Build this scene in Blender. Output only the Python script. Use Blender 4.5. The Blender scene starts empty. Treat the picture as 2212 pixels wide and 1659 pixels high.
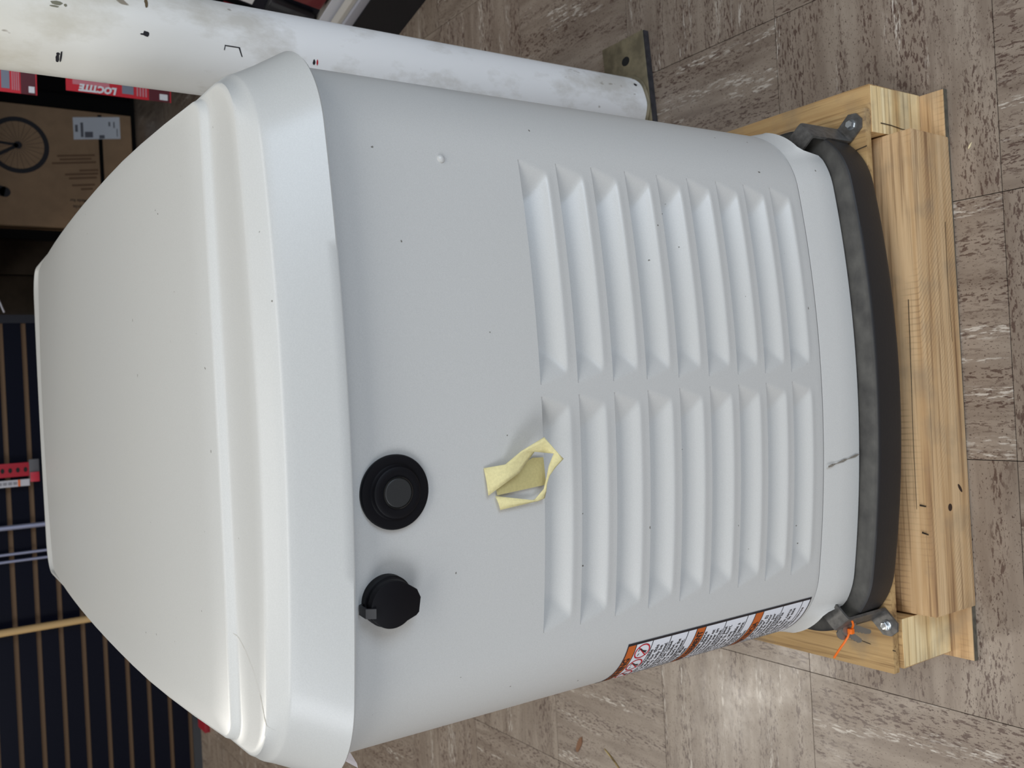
import bpy, bmesh, math, random
import numpy as np
from mathutils import Matrix, Vector
rnd = random.Random(7)
SC = bpy.context.scene
COL = SC.collection
pi = math.pi

# ------------------------------------------------------------ camera, world, lights, exposure
cam_d = bpy.data.cameras.new('camera')
cam = bpy.data.objects.new('camera', cam_d)
COL.objects.link(cam)
F_PX = 2033.61
cam_d.sensor_fit = 'HORIZONTAL'
cam_d.sensor_width = 36.0
cam_d.lens = 36.0 * F_PX / 2212.0
cam_d.clip_start = 0.02
R0 = (-0.05316288, -0.56020317, -0.82664751)
R1 = (-0.99857616, 0.03347154, 0.04153683)
R2 = (0.0044001, 0.82767872, -0.56118498)
CP = (-0.49702922, -0.56272609, 1.06406678)
m = Matrix.Identity(4)
for i in range(3):
    m[i][0] = R0[i]; m[i][1] = -R1[i]; m[i][2] = -R2[i]; m[i][3] = CP[i]
cam.matrix_world = m
cam_d.dof.use_dof = True
cam_d.dof.focus_distance = 0.88
cam_d.dof.aperture_fstop = 13.0
SC.camera = cam

w = bpy.data.worlds.new('world'); SC.world = w
w.use_nodes = True
bg = w.node_tree.nodes['Background']
bg.inputs[0].default_value = (1.0, 0.985, 0.955, 1)
bg.inputs[1].default_value = 0.25

def area(name, loc, target, sx, sy, power, color):
    d = bpy.data.lights.new(name, 'AREA'); d.shape = 'RECTANGLE'
    d.size = sx; d.size_y = sy; d.energy = power; d.color = color
    o = bpy.data.objects.new(name, d); COL.objects.link(o)
    o.location = loc
    o.rotation_euler = (Vector(target) - Vector(loc)).to_track_quat('-Z', 'Y').to_euler()
    return o
area('ceiling_lamp', (-0.9, 0.75, 2.95), (-0.9, 0.75, 0), 1.2, 0.30, 6, (1.0, 0.99, 0.96))
area('ceiling_lamp', (-1.35, -0.85, 2.95), (-1.35, -0.85, 0), 2.0, 1.3, 27, (1.0, 0.985, 0.95))
area('ceiling_lamp', (0.75, -0.95, 2.95), (0.75, -0.95, 0), 2.0, 1.3, 21, (1.0, 0.985, 0.95))
area('ceiling_lamp', (-2.15, 2.75, 2.95), (-2.0, 2.2, 0), 0.4, 1.2, 34, (1.0, 0.95, 0.86))
area('shop_window', (-3.1, -1.9, 1.65), (-0.4, 0.4, 0.4), 1.4, 1.4, 40, (0.90, 0.94, 1.0))
area('shop_window', (1.9, -3.0, 1.2), (-0.4, 0.4, 0.4), 1.8, 1.6, 60, (0.68, 0.82, 1.0))
SC.view_settings.view_transform = 'Standard'
SC.view_settings.look = 'None'
SC.view_settings.gamma = 1.0
SC.view_settings.exposure = 0.0
SC.view_settings.use_curve_mapping = False

# ------------------------------------------------------------ helpers
def srgb(r, g, b):
    f = lambda c: (c / 255 / 12.92) if c / 255 <= .04045 else ((c / 255 + .055) / 1.055) ** 2.4
    return (f(r), f(g), f(b), 1)

def new_mat(name):
    mt = bpy.data.materials.new(name); mt.use_nodes = True
    nt = mt.node_tree
    return mt, nt, nt.nodes['Principled BSDF']

def N(nt, typ, **kw):
    n = nt.nodes.new(typ)
    for k, v in kw.items():
        if k in n.inputs.keys(): n.inputs[k].default_value = v
        else: setattr(n, k, v)
    return n

def mapping(nt, scale, coord='Object', extra=None):
    tc = N(nt, 'ShaderNodeTexCoord')
    mp = N(nt, 'ShaderNodeMapping'); mp.inputs['Scale'].default_value = scale
    src = tc.outputs[coord]
    if extra is not None:
        ad = N(nt, 'ShaderNodeVectorMath', operation='ADD')
        nt.links.new(src, ad.inputs[0]); nt.links.new(extra, ad.inputs[1]); src = ad.outputs[0]
    nt.links.new(src, mp.inputs[0])
    return mp.outputs[0]

def noise(nt, vec, scale=1.0, detail=3.0, rough=.5):
    n = N(nt, 'ShaderNodeTexNoise', Scale=scale, Detail=detail, Roughness=rough)
    nt.links.new(vec, n.inputs['Vector']); return n.outputs['Fac']

def ramp(nt, fac, stops):
    r = N(nt, 'ShaderNodeValToRGB'); e = r.color_ramp.elements
    while len(e) < len(stops): e.new(.5)
    for k, (p, c) in enumerate(stops):
        e[k].position = p; e[k].color = c if len(c) == 4 else (*c, 1)
    nt.links.new(fac, r.inputs[0]); return r.outputs[0]

def mix(nt, fac, a, b):
    mx = N(nt, 'ShaderNodeMix', data_type='RGBA')
    if hasattr(fac, 'links'): nt.links.new(fac, mx.inputs[0])
    else: mx.inputs[0].default_value = fac
    for s, i in ((a, 6), (b, 7)):
        if hasattr(s, 'links'): nt.links.new(s, mx.inputs[i])
        else: mx.inputs[i].default_value = s
    return mx.outputs[2]

def math_n(nt, op, a, b):
    mn = N(nt, 'ShaderNodeMath', operation=op)
    for s, i in ((a, 0), (b, 1)):
        if hasattr(s, 'links'): nt.links.new(s, mn.inputs[i])
        else: mn.inputs[i].default_value = s
    return mn.outputs[0]

def step(nt, v, lo, hi):
    mr = N(nt, 'ShaderNodeMapRange'); nt.links.new(v, mr.inputs[0])
    mr.inputs[1].default_value = lo; mr.inputs[2].default_value = hi
    return mr.outputs[0]

def bump(nt, bs, h, strength, dist=.001):
    b = N(nt, 'ShaderNodeBump'); b.inputs['Strength'].default_value = strength
    b.inputs['Distance'].default_value = dist
    nt.links.new(h, b.inputs['Height']); nt.links.new(b.outputs[0], bs.inputs['Normal'])

def plain(name, col, rough=.5, metal=0., nscale=0, nstr=.2, var=0., alpha=None):
    mt, nt, bs = new_mat(name)
    bs.inputs['Base Color'].default_value = col
    bs.inputs['Roughness'].default_value = rough
    bs.inputs['Metallic'].default_value = metal
    v = mapping(nt, (1, 1, 1))
    f = noise(nt, v, nscale or 60, 4)
    if var:
        dark = tuple(c * (1 - var) for c in col[:3]) + (1,)
        nt.links.new(mix(nt, step(nt, f, .35, .65), dark, col), bs.inputs['Base Color'])
    if nscale: bump(nt, bs, f, nstr, .0006)
    if alpha is not None: bs.inputs['Alpha'].default_value = alpha
    return mt

# enclosure paint: warm off-white powder coat with fine texture
def mk_paint(name, col, bstr):
    mt, nt, bs = new_mat(name)
    v = mapping(nt, (1, 1, 1))
    f = noise(nt, v, 1100, 2)
    g = noise(nt, v, 4, 2)
    sp = noise(nt, v, 210, 0)
    c = mix(nt, step(nt, f, .3, .7), tuple(k * .93 for k in col[:3]) + (1,), col)
    c = mix(nt, math_n(nt, 'MULTIPLY', step(nt, g, .35, .7), .06), c, (.62, .6, .5, 1))
    c = mix(nt, step(nt, sp, .885, .90), c, (.2, .19, .17, 1))
    nt.links.new(c, bs.inputs['Base Color'])
    bs.inputs['Roughness'].default_value = .33
    bs.inputs['Specular IOR Level'].default_value = .5
    bump(nt, bs, noise(nt, v, 700, 2), bstr, .0004)
    return mt
PAINT = mk_paint('bisque_powder_coat', (.60, .60, .585, 1), .16)
LIDPAINT = mk_paint('bisque_lid_coat', (.595, .60, .585, 1), .10)

def mk_wood(name, light, mid, dark, axis='x', gray=.0):
    mt, nt, bs = new_mat(name)
    sc = {'x': (2.2, 60, 60), 'y': (60, 2.2, 60), 'z': (60, 60, 2.2)}[axis]
    oi = N(nt, 'ShaderNodeObjectInfo')
    cmb = N(nt, 'ShaderNodeCombineXYZ')
    r7 = math_n(nt, 'MULTIPLY', oi.outputs['Random'], 7)
    for k in range(3): nt.links.new(r7, cmb.inputs[k])
    v = mapping(nt, sc, 'Object', cmb.outputs[0])
    f = noise(nt, v, .9, 5, .6)
    v2 = mapping(nt, tuple(s * (3 if s > 10 else 2) for s in sc), 'Object', cmb.outputs[0])
    f2 = noise(nt, v2, 1.2, 4, .6)
    c = ramp(nt, f, [(.3, dark), (.46, mid), (.62, light), (.8, mid)])
    fine = ramp(nt, f2, [(.34, (.40, .33, .27, 1)), (.48, (1, 1, 1, 1))])
    mx = N(nt, 'ShaderNodeMix', data_type='RGBA', blend_type='MULTIPLY'); mx.inputs[0].default_value = .7
    nt.links.new(c, mx.inputs[6]); nt.links.new(fine, mx.inputs[7])
    dirt = noise(nt, mapping(nt, (14, 14, 14)), 1.3, 5)
    c0 = mx.outputs[2]
    if axis == 'x' and 'end' not in name:
        wv = N(nt, 'ShaderNodeTexWave', Scale=1.0, Distortion=1.2, Detail=2.0)
        wv.bands_direction = 'X'
        tcw = N(nt, 'ShaderNodeTexCoord'); mpw = N(nt, 'ShaderNodeMapping')
        mpw.inputs['Scale'].default_value = (62, 40, 75); mpw.inputs['Rotation'].default_value = (0, .75, 0)
        nt.links.new(tcw.outputs['Object'], mpw.inputs[0]); nt.links.new(mpw.outputs[0], wv.inputs['Vector'])
        msk = step(nt, noise(nt, mapping(nt, (5, 14, 26)), 1.0, 2), .46, .62)
        c0 = mix(nt, math_n(nt, 'MULTIPLY', math_n(nt, 'MULTIPLY', step(nt, wv.outputs['Fac'], .75, 1.0), msk), .45), c0, (.20, .11, .05, 1))
    c = mix(nt, math_n(nt, 'MULTIPLY', step(nt, dirt, .50, .72), .5 + gray), c0, (.22, .18, .13, 1))
    nt.links.new(c, bs.inputs['Base Color'])
    bs.inputs['Roughness'].default_value = .75
    bump(nt, bs, f2, .35, .0012)
    return mt
WL, WM, WD = srgb(214, 182, 140), srgb(196, 160, 116), srgb(146, 110, 76)
WOODX = mk_wood('pine_board_lengthwise', WL, WM, WD, 'x')
WOODY = mk_wood('pine_board_depthwise', srgb(196, 162, 112), srgb(180, 144, 96), srgb(146, 110, 70), 'y')
WOODZ = mk_wood('pale_end_grain', srgb(240, 220, 175), srgb(228, 200, 148), srgb(200, 160, 104), 'x')
PLY = mk_wood('weathered_ply', srgb(188, 156, 108), srgb(170, 138, 92), srgb(136, 106, 70), 'y', .2)

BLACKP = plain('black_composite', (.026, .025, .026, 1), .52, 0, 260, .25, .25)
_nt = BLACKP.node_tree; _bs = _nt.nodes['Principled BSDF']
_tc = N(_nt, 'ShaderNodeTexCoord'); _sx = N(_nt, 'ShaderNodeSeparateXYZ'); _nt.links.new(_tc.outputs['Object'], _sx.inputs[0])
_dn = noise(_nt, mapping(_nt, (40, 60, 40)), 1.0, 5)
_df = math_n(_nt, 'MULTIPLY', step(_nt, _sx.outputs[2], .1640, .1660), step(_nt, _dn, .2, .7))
_nt.links.new(mix(_nt, _df, (.014, .013, .014, 1), (.085, .082, .074, 1)), _bs.inputs['Base Color'])  # lighter up-facing ledge, darker face: dust and shading painted in by height
BLACKR = plain('black_rubber', (.002, .002, .004, 1), .55, 0, 500, .06)
BLACKR.node_tree.nodes['Principled BSDF'].inputs['Specular IOR Level'].default_value = .25
BLACKG = plain('plug_face', (.022, .023, .024, 1), .5, 0, 500, .1)
STEELD = plain('dark_phosphate_steel', (.135, .130, .125, 1), .42, .35, 160, .3, .35)
ZINC = plain('zinc_bolt', (.62, .66, .70, 1), .25, 1.0)
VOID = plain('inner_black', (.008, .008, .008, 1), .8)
INK = plain('black_ink', (.012, .010, .014, 1), .5)
RED = plain('red_ink', srgb(190, 30, 45), .5)
ORANGE = plain('warning_orange', srgb(196, 98, 34), .5)
WHITEV = plain('white_vinyl', (.78, .80, .86, 1), .32)
TAPE = plain('yellowed_masking_tape', srgb(222, 212, 158), .7, 0, 420, .3, .10)
TAPE2 = plain('tape_back', srgb(196, 184, 128), .75, 0, 420, .3, .10)
ZIP = plain('orange_nylon', srgb(238, 112, 20), .38)
KEYM = plain('nickel_key', (.30, .29, .27, 1), .42, .8)

# ------------------------------------------------------------ object helpers
def prop(o, label=None, cat=None, group=None, kind=None):
    if label: o['label'] = label
    if cat: o['category'] = cat
    if group: o['group'] = group
    if kind: o['kind'] = kind
    return o

def thing(name, loc, label, cat, group=None, rz=0):
    o = bpy.data.objects.new(name, None); COL.objects.link(o)
    o.location = loc; o.rotation_euler = (0, 0, rz)
    o.empty_display_size = .05
    return prop(o, label, cat, group)

def obj(name, verts, faces, mt, parent=None, smooth=False, local=False):
    me = bpy.data.meshes.new(name)
    me.from_pydata([tuple(map(float, v)) for v in verts], [], [tuple(map(int, f)) for f in faces])
    bm = bmesh.new(); bm.from_mesh(me)
    if len(bm.faces) < 60000: bmesh.ops.recalc_face_normals(bm, faces=bm.faces)
    bm.to_mesh(me); bm.free()
    if smooth:
        me.shade_smooth()
        me.set_sharp_from_angle(angle=math.radians(38 if smooth is True else smooth))
    me.materials.append(mt)
    o = bpy.data.objects.new(name, me); COL.objects.link(o)
    if parent is not None:
        o.parent = parent
        if not local:
            root = parent
            L = Matrix.Identity(4)
            chain = []
            q = parent
            while q is not None:
                chain.append(q); q = q.parent
            for q in reversed(chain):
                L = L @ (q.matrix_parent_inverse @ q.matrix_basis)
            o.matrix_parent_inverse = L.inverted()
    return o

def box_vf(x0, x1, y0, y1, z0, z1, bev=0.0, jit=0.0):
    bm = bmesh.new()
    vs = [bm.verts.new((x, y, z)) for x in (x0, x1) for y in (y0, y1) for z in (z0, z1)]
    for f in ((0, 1, 3, 2), (4, 6, 7, 5), (0, 4, 5, 1), (2, 3, 7, 6), (0, 2, 6, 4), (1, 5, 7, 3)):
        bm.faces.new([vs[i] for i in f])
    if jit:
        for v in bm.verts: v.co += Vector([rnd.uniform(-jit, jit) for _ in range(3)])
    if bev:
        bmesh.ops.bevel(bm, geom=bm.edges[:] , offset=bev, segments=2, affect='EDGES', profile=.6)
    bm.verts.index_update()
    V = [v.co.copy() for v in bm.verts]; Fc = [[v.index for v in f.verts] for f in bm.faces]
    bm.free(); return V, Fc

def box(name, b, mt, parent=None, bev=0.0, jit=0.0):
    V, Fc = box_vf(*b, bev, jit)
    return obj(name, V, Fc, mt, parent, smooth=30 if bev else False)

def join(*vfs):
    V, Fc = [], []
    for v, f in vfs:
        n = len(V); V += list(v); Fc += [[i + n for i in q] for q in f]
    return V, Fc

def loft(rings, close=True, capa=False, capb=False):
    n = len(rings[0]); V = [p for r in rings for p in r]; Fc = []
    for k in range(len(rings) - 1):
        for i in range(n if close else n - 1):
            j = (i + 1) % n
            Fc.append((k * n + i, k * n + j, (k + 1) * n + j, (k + 1) * n + i))
    if capa: Fc.append(tuple(range(n)))
    if capb: Fc.append(tuple(range((len(rings) - 1) * n, len(rings) * n))[::-1])
    return V, Fc

def frame(ax):
    ax = Vector(ax).normalized()
    u = ax.orthogonal().normalized(); return ax, u, ax.cross(u)

def cyl_vf(p0, p1, prof, n=32, cap=True):
    """prof: list of (t, r) along p0->p1"""
    p0, p1 = Vector(p0), Vector(p1); ax, u, v = frame(p1 - p0); L = (p1 - p0)
    rings = [[p0 + L * t + (u * math.cos(2 * pi * i / n) + v * math.sin(2 * pi * i / n)) * r for i in range(n)] for t, r in prof]
    return loft(rings, True, cap, cap)

def tube_vf(pts, r, n=8):
    pts = [Vector(p) for p in pts]; rings = []
    up = Vector((0.3, 0.2, 1)).normalized()
    for k, p in enumerate(pts):
        d = (pts[min(k + 1, len(pts) - 1)] - pts[max(k - 1, 0)]).normalized()
        u = d.cross(up).normalized(); v = d.cross(u)
        rr = r[k] if isinstance(r, (list, tuple)) else r
        rings.append([p + (u * math.cos(2 * pi * i / n) + v * math.sin(2 * pi * i / n)) * rr for i in range(n)])
    return loft(rings, True, True, True)

def strip_vf(path, side, width, th):
    """flat bar along path (points), width along side vector, thickness th"""
    path = [Vector(p) for p in path]; e = Vector(side).normalized(); rings = []
    for k, p in enumerate(path):
        a = (p - path[k - 1]).normalized() if k else None
        b = (path[k + 1] - p).normalized() if k < len(path) - 1 else None
        na = a.cross(e).normalized() if a else None; nb = b.cross(e).normalized() if b else None
        if na and nb:
            nn = (na + nb).normalized(); nn = nn / max(.3, nn.dot(na))
        else: nn = na or nb
        rings.append([p - e * width / 2 - nn * th / 2, p + e * width / 2 - nn * th / 2, p + e * width / 2 + nn * th / 2, p - e * width / 2 + nn * th / 2])
    return loft(rings, True, True, True)

def text_vf(body, size, align='LEFT', bold=0.0, shear=0.0, sx=1.0):
    cu = bpy.data.curves.new('t', 'FONT'); cu.body = body; cu.size = size
    cu.align_x = align; cu.resolution_u = 2; cu.offset = bold; cu.shear = shear
    o = bpy.data.objects.new('t', cu); COL.objects.link(o)
    dg = bpy.context.evaluated_depsgraph_get(); dg.update()
    me = bpy.data.meshes.new_from_object(o.evaluated_get(dg))
    V = [(v.co.x * sx, v.co.y) for v in me.vertices]; Fc = [list(p.vertices) for p in me.polygons]
    bpy.data.objects.remove(o); bpy.data.curves.remove(cu); bpy.data.meshes.remove(me)
    return V, Fc

# ------------------------------------------------------------ setting: floor with separate tiles
T = .3048
box('floor', (-6, 4, -4, 5.6, -.05, -.0035), plain('floor_mastic', (.03, .022, .018, 1), .9, 0, 80), None)
floor = bpy.data.objects['floor']; floor['kind'] = 'structure'

def mk_tile():
    mt, nt, bs = new_mat('vinyl_composition_tile')
    oi = N(nt, 'ShaderNodeObjectInfo')
    cmb = N(nt, 'ShaderNodeCombineXYZ')
    r = math_n(nt, 'MULTIPLY', oi.outputs['Random'], 31)
    for k in range(3): nt.links.new(r, cmb.inputs[k])
    def nz(sx, sy, sc, det, ro=.5):
        v = mapping(nt, (sx, sy, 1), 'Object', cmb.outputs[0]); return noise(nt, v, sc, det, ro)
    base = mix(nt, step(nt, nz(20, 3, 1, 4), .35, .65), srgb(143, 129, 116), srgb(158, 145, 132))
    base = mix(nt, step(nt, nz(70, 9, 1, 5), .42, .72), base, srgb(128, 114, 102))
    band = nz(34, 3.4, 1, 3)
    speck = nz(300, 85, 1, 4, .62)
    m1 = math_n(nt, 'MULTIPLY', step(nt, speck, .535, .575), step(nt, band, .42, .56))
    c = mix(nt, math_n(nt, 'MULTIPLY', m1, .8), base, srgb(76, 54, 47))
    speck3 = nz(620, 260, 1, 2, .6)
    c = mix(nt, math_n(nt, 'MULTIPLY', step(nt, speck3, .63, .67), .85), c, srgb(70, 50, 42))
    wband = nz(34, 3.0, 1.3, 2)
    wh = nz(200, 34, 1.7, 4, .62)
    m2 = math_n(nt, 'MULTIPLY', step(nt, wh, .52, .60), step(nt, wband, .58, .66))
    c = mix(nt, m2, c, srgb(198, 190, 180))
    # wear: scuffed light patches
    wv = mapping(nt, (1, 1, 1), 'Generated')
    geo = N(nt, 'ShaderNodeNewGeometry')
    wn = N(nt, 'ShaderNodeTexNoise', Scale=2.4, Detail=8, Roughness=.72)
    nt.links.new(geo.outputs['Position'], wn.inputs['Vector'])
    nt.links.new(c, bs.inputs['Base Color'])
    rr = N(nt, 'ShaderNodeMapRange'); nt.links.new(wn.outputs['Fac'], rr.inputs[0])
    rr.inputs[1].default_value = .35; rr.inputs[2].default_value = .68
    rr.inputs[3].default_value = .24; rr.inputs[4].default_value = .52
    nt.links.new(rr.outputs[0], bs.inputs['Roughness'])
    h = math_n(nt, 'ADD', nz(90, 30, 1, 4), math_n(nt, 'MULTIPLY', wn.outputs['Fac'], 1.5))
    bump(nt, bs, h, .22, .0010)
    return mt
TILE = mk_tile()
tv, tf = box_vf(-T / 2 + .0005, T / 2 - .0005, -T / 2 + .0005, T / 2 - .0005, -.0035, 0)
tile_me = None
for j in range(-3, 16):
    for i in range(-9, 5):
        if tile_me is None:
            o = obj('tile', tv, tf, TILE); tile_me = o.data
        else:
            o = bpy.data.objects.new('tile', tile_me); COL.objects.link(o)
        o.parent = floor
        o.location = ((i + .5) * T, (j + .5) * T, 0)
        par = (i + j) % 2
        o.rotation_euler = (0, 0, (pi / 2 if par else 0) + (pi if rnd.random() < .5 else 0))

BROWNW = plain('dark_wall_board', (.085, .066, .050, 1), .6, 0, 20, .1, .25)
box('wall_back', (-6, 4, 5.0, 5.1, 0, 3.1), plain('back_wall_paint', (.16, .14, .12, 1), .8), None)['kind'] = 'structure'
wb = bpy.data.objects['wall_back']
for k in range(10):
    x0 = -1.9 + k * .305
    box('panel', (x0 + .004, x0 + .301, 4.975, 4.999, .02, 2.4), BROWNW, wb, .003)
box('ceiling', (-6, 4, -4, 5.1, 3.1, 3.2), plain('ceiling_paint', (.7, .7, .68, 1), .9), None)['kind'] = 'structure'

# ------------------------------------------------------------ generator
X0 = -.507
def half_outline(w, yc, sag, r, yb, rb=None, n1=20, n2=22, n3=14):
    rb = rb or r
    k = 2 * sag / (w - r)
    a = math.atan(k * 1.0)
    for _ in range(20):
        xj = w - r + r * math.sin(a); a = math.atan(2 * sag / xj)
    yj = yc + sag
    cx, cy = w - r, yj + r * math.cos(a)
    P = [(xj * i / n1, yc + sag * (i / n1) ** 2) for i in range(n1)]
    P += [(cx + r * math.sin(a + (pi / 2 - a) * i / n2), cy - r * math.cos(a + (pi / 2 - a) * i / n2)) for i in range(n2 + 1)]
    y1 = yb - rb
    P += [(w, cy + (y1 - cy) * i / n3) for i in range(1, n3)]
    P += [(w - rb + rb * math.cos(pi / 2 * i / n2), y1 + rb * math.sin(pi / 2 * i / n2)) for i in range(n2 + 1)]
    P += [((w - rb) * (1 - i / n1), yb) for i in range(1, n1 + 1)]
    return P
def outline(*a, **k):
    h = half_outline(*a, **k)
    return h + [(-x, y) for x, y in h[-2:0:-1]]
def ring(w, yc, sag, r, yb, z, zf=None, **k):
    return [(X0 + x, y, z if zf is None else z + zf(x, y)) for x, y in outline(w, yc, sag, r, yb, **k)]

gen = thing('standby_generator', (X0, .6, .117), 'off-white metal standby generator enclosure with domed lid and louvred end, strapped to a wooden pallet', 'generator')

# body surface by arc length
BW, BY, BS, BR = .287, .0865, .017, .090
YB = 1.17
_h = np.array(half_outline(BW, BY, BS, BR, YB, n1=80, n2=80))
_s = np.concatenate([[0], np.cumsum(np.hypot(*np.diff(_h, axis=0).T))])
_nrm = np.gradient(_h, axis=0); _nrm = np.stack([_nrm[:, 1], -_nrm[:, 0]], 1); _nrm /= np.linalg.norm(_nrm, axis=1)[:, None]
def surf(s, z, off=0.0, dyc=0.0):
    a = abs(s); sg = 1 if s >= 0 else -1
    x = np.interp(a, _s, _h[:, 0]); y = np.interp(a, _s, _h[:, 1])
    nx = np.interp(a, _s, _nrm[:, 0]); ny = np.interp(a, _s, _nrm[:, 1]); l = math.hypot(nx, ny)
    return (X0 + sg * (x + nx / l * off), y + ny / l * off, z)
def s_of_x(x):
    return float(np.interp(x, _h[:200, 0], _s[:200]))

LZ = [.5945 - .0404 * k for k in range(10)]
LR = (.0115, .2085); LL = (-.2035, .0015)
SE = .42
sb = sorted(set([round(-SE + i * .007, 5) for i in range(int(2 * SE / .007) + 1)]))
sb = [s for s in sb if all(abs(s - q) > .0035 for q in LR + LL)] + list(LR + LL)
sb = sorted(sb)
zb = [(.2228, -.008), (.2231, -.0012), (.2238, -.0002), (.2255, 0)] + [(z, 0) for z in LZ[::-1]] + [(.62 + .03 * i, 0) for i in range(6)] + [(.784, 0)]
V, Fc = [], []
for z, off in zb:
    for s in sb: V.append(surf(s, z, off))
n = len(sb)
for k in range(len(zb) - 1):
    zc = (zb[k][0] + zb[k + 1][0]) / 2
    for i in range(n - 1):
        sc_ = (sb[i] + sb[i + 1]) / 2
        if LZ[9] < zc < LZ[0] and (LR[0] < sc_ < LR[1] or LL[0] < sc_ < LL[1]): continue
        Fc.append((k * n + i, k * n + i + 1, (k + 1) * n + i + 1, (k + 1) * n + i))
obj('front_panel', V, Fc, PAINT, gen, smooth=30)
# side and rear panels
for sg in (1, -1):
    S = [SE + .0015 + i * (1.22 - SE) / 30 for i in range(31)]
    V = [surf(sg * s, z, off) for z, off in ((.2235, -.006), (.226, 0), (.784, 0)) for s in S]
    V2, F2 = V, [(k * 31 + i, k * 31 + i + 1, (k + 1) * 31 + i + 1, (k + 1) * 31 + i) for k in range(2) for i in range(30)]
    obj('side_panel', V2, F2, PAINT, gen, smooth=30)
SB = [1.2215 + i * (_s[-1] - 1.2215) / 14 for i in range(15)]
SBs = SB + [-s for s in SB[::-1]][1:]
V = [surf(s, z) for z in (.224, .784) for s in SBs]
nn = len(SBs)
obj('rear_panel', V, [(i, i + 1, nn + i + 1, nn + i) for i in range(nn - 1)], PAINT, gen, smooth=30)

# louvres
def smin(a, b, k):
    h = max(k - abs(a - b), 0) / k
    return min(a, b) - h * h * k * .25
D, TB, EB, EA = .0120, .0292, .040, .010
def depth(t, e):
    d1 = D * (1 - (t / TB) ** 1.45) if t < TB else D * 1.45 * (1 - t / TB)
    d1 += .0030 * math.exp(-(t / .0032) ** 2)
    d2 = 1.25 * D * (e - EA * t / TB) / EB
    d = smin(d1, d2, .0016)
    f = d * .5 + .5 * math.sqrt(d * d + .0013 ** 2) if d > -.012 else 0
    f -= .00065 * math.exp(-abs(d) / .0016)
    # slightly proud rounded ridge
    k = min(1, max(0, (e - .006) / .018))
    f -= .0005 * k * k * (3 - 2 * k) * math.exp(-((t - TB - .0010) / .0050) ** 2)
    return f
for side in (LR, LL):
    for k in range(9):
        zt = LZ[k]; W = side[1] - side[0]
        ss = sorted(set([0] + [round(.002 * i, 5) for i in range(1, 28)] + [.054 + i * (W - .108) / 14 for i in range(1, 14)] + [W - .002 * i for i in range(1, 28)] + [W]))
        ts = [0, .00025] + [.0015 + i * .00140 for i in range(26)] + [.0404]
        V = []
        for ti, t in enumerate(ts):
            for a in ss:
                e = min(a, W - a)
                d = 0.0
                if 0 < ti < len(ts) - 1 and e > 0: d = depth(t, e) * min(1, (ts[-1] - t) / .003) * min(1, e / .003)
                V.append(surf(side[0] + a, zt - t, -d))
        q = len(ss)
        Fc = [(a * q + b, a * q + b + 1, (a + 1) * q + b + 1, (a + 1) * q + b) for a in range(len(ts) - 1) for b in range(q - 1)]
        obj('louver', V, Fc, PAINT, gen, smooth=50)

# lower skirt lip with strap notches
def lip_ring(wd, yc, z, notch):
    P = half_outline(BW + wd, yc, BS, BR, YB + .004)
    cx = BW + wd - BR; cy = yc + BS + BR
    out = []
    full = P + [(-x, y) for x, y in P[-2:0:-1]]
    for x, y in full:
        zz = z
        if y < cy + .02 and abs(x) > cx:
            a = math.degrees(math.atan2(abs(x) - cx, max(cy - y, -.02)))
            if 34 < a < 92: zz = max(z, z + (notch - z) * min(1, (a - 34) / 5) * (1 if a < 74 else max(0, (92 - a) / 18)))
        out.append((X0 + x, y, zz))
    return out
rg = [lip_ring(-.008, .0945, .2212, .2212), lip_ring(-.0009, .0874, .2217, .2217), lip_ring(-.0005, .0870, .2213, .2213),
      lip_ring(.0025, .082, .20, .207), lip_ring(.004, .0785, .1745, .203), lip_ring(.0035, .0788, .1728, .2015), lip_ring(.001, .0815, .1735, .2015), lip_ring(-.001, .085, .21, .215)]
obj('lower_skirt', *loft(rg), PAINT, gen, smooth=30)
# dirt smear on the lip
V = []; sm = [surf(-.0895 + .004 * math.sin(q * 1.3) * 0 + .006 * q / 8, .2195 - .044 * q / 8 , .0) for q in range(9)]
V = []
for q in range(9):
    t = q / 8; hw = .0009 + .0007 * math.sin(q * 2.1)
    for sg in (-1, 1):
        p = surf(-.0925 + .010 * t + sg * hw, .2195 - .045 * t, .0)
        V.append((p[0], p[1] - .0030 - .0062 * t, p[2]))
obj('scratch', V, [(2 * q, 2 * q + 1, 2 * q + 3, 2 * q + 2) for q in range(8)], plain('grimy_scratch', srgb(140, 133, 122), .8, 0, 900, .3, .5), gen)
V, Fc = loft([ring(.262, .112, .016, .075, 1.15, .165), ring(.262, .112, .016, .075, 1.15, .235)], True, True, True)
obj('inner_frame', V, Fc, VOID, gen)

# composite base tray
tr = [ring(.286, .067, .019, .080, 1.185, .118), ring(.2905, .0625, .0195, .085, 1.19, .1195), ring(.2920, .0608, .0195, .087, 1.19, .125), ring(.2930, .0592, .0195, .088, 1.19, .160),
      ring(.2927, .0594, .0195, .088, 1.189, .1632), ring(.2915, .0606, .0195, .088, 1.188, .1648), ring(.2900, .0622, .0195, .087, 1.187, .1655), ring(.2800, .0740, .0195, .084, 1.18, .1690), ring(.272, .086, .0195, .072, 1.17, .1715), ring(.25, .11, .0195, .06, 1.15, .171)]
obj('base_tray', *loft(tr, True, True, True), BLACKP, gen, smooth=35)

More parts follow.
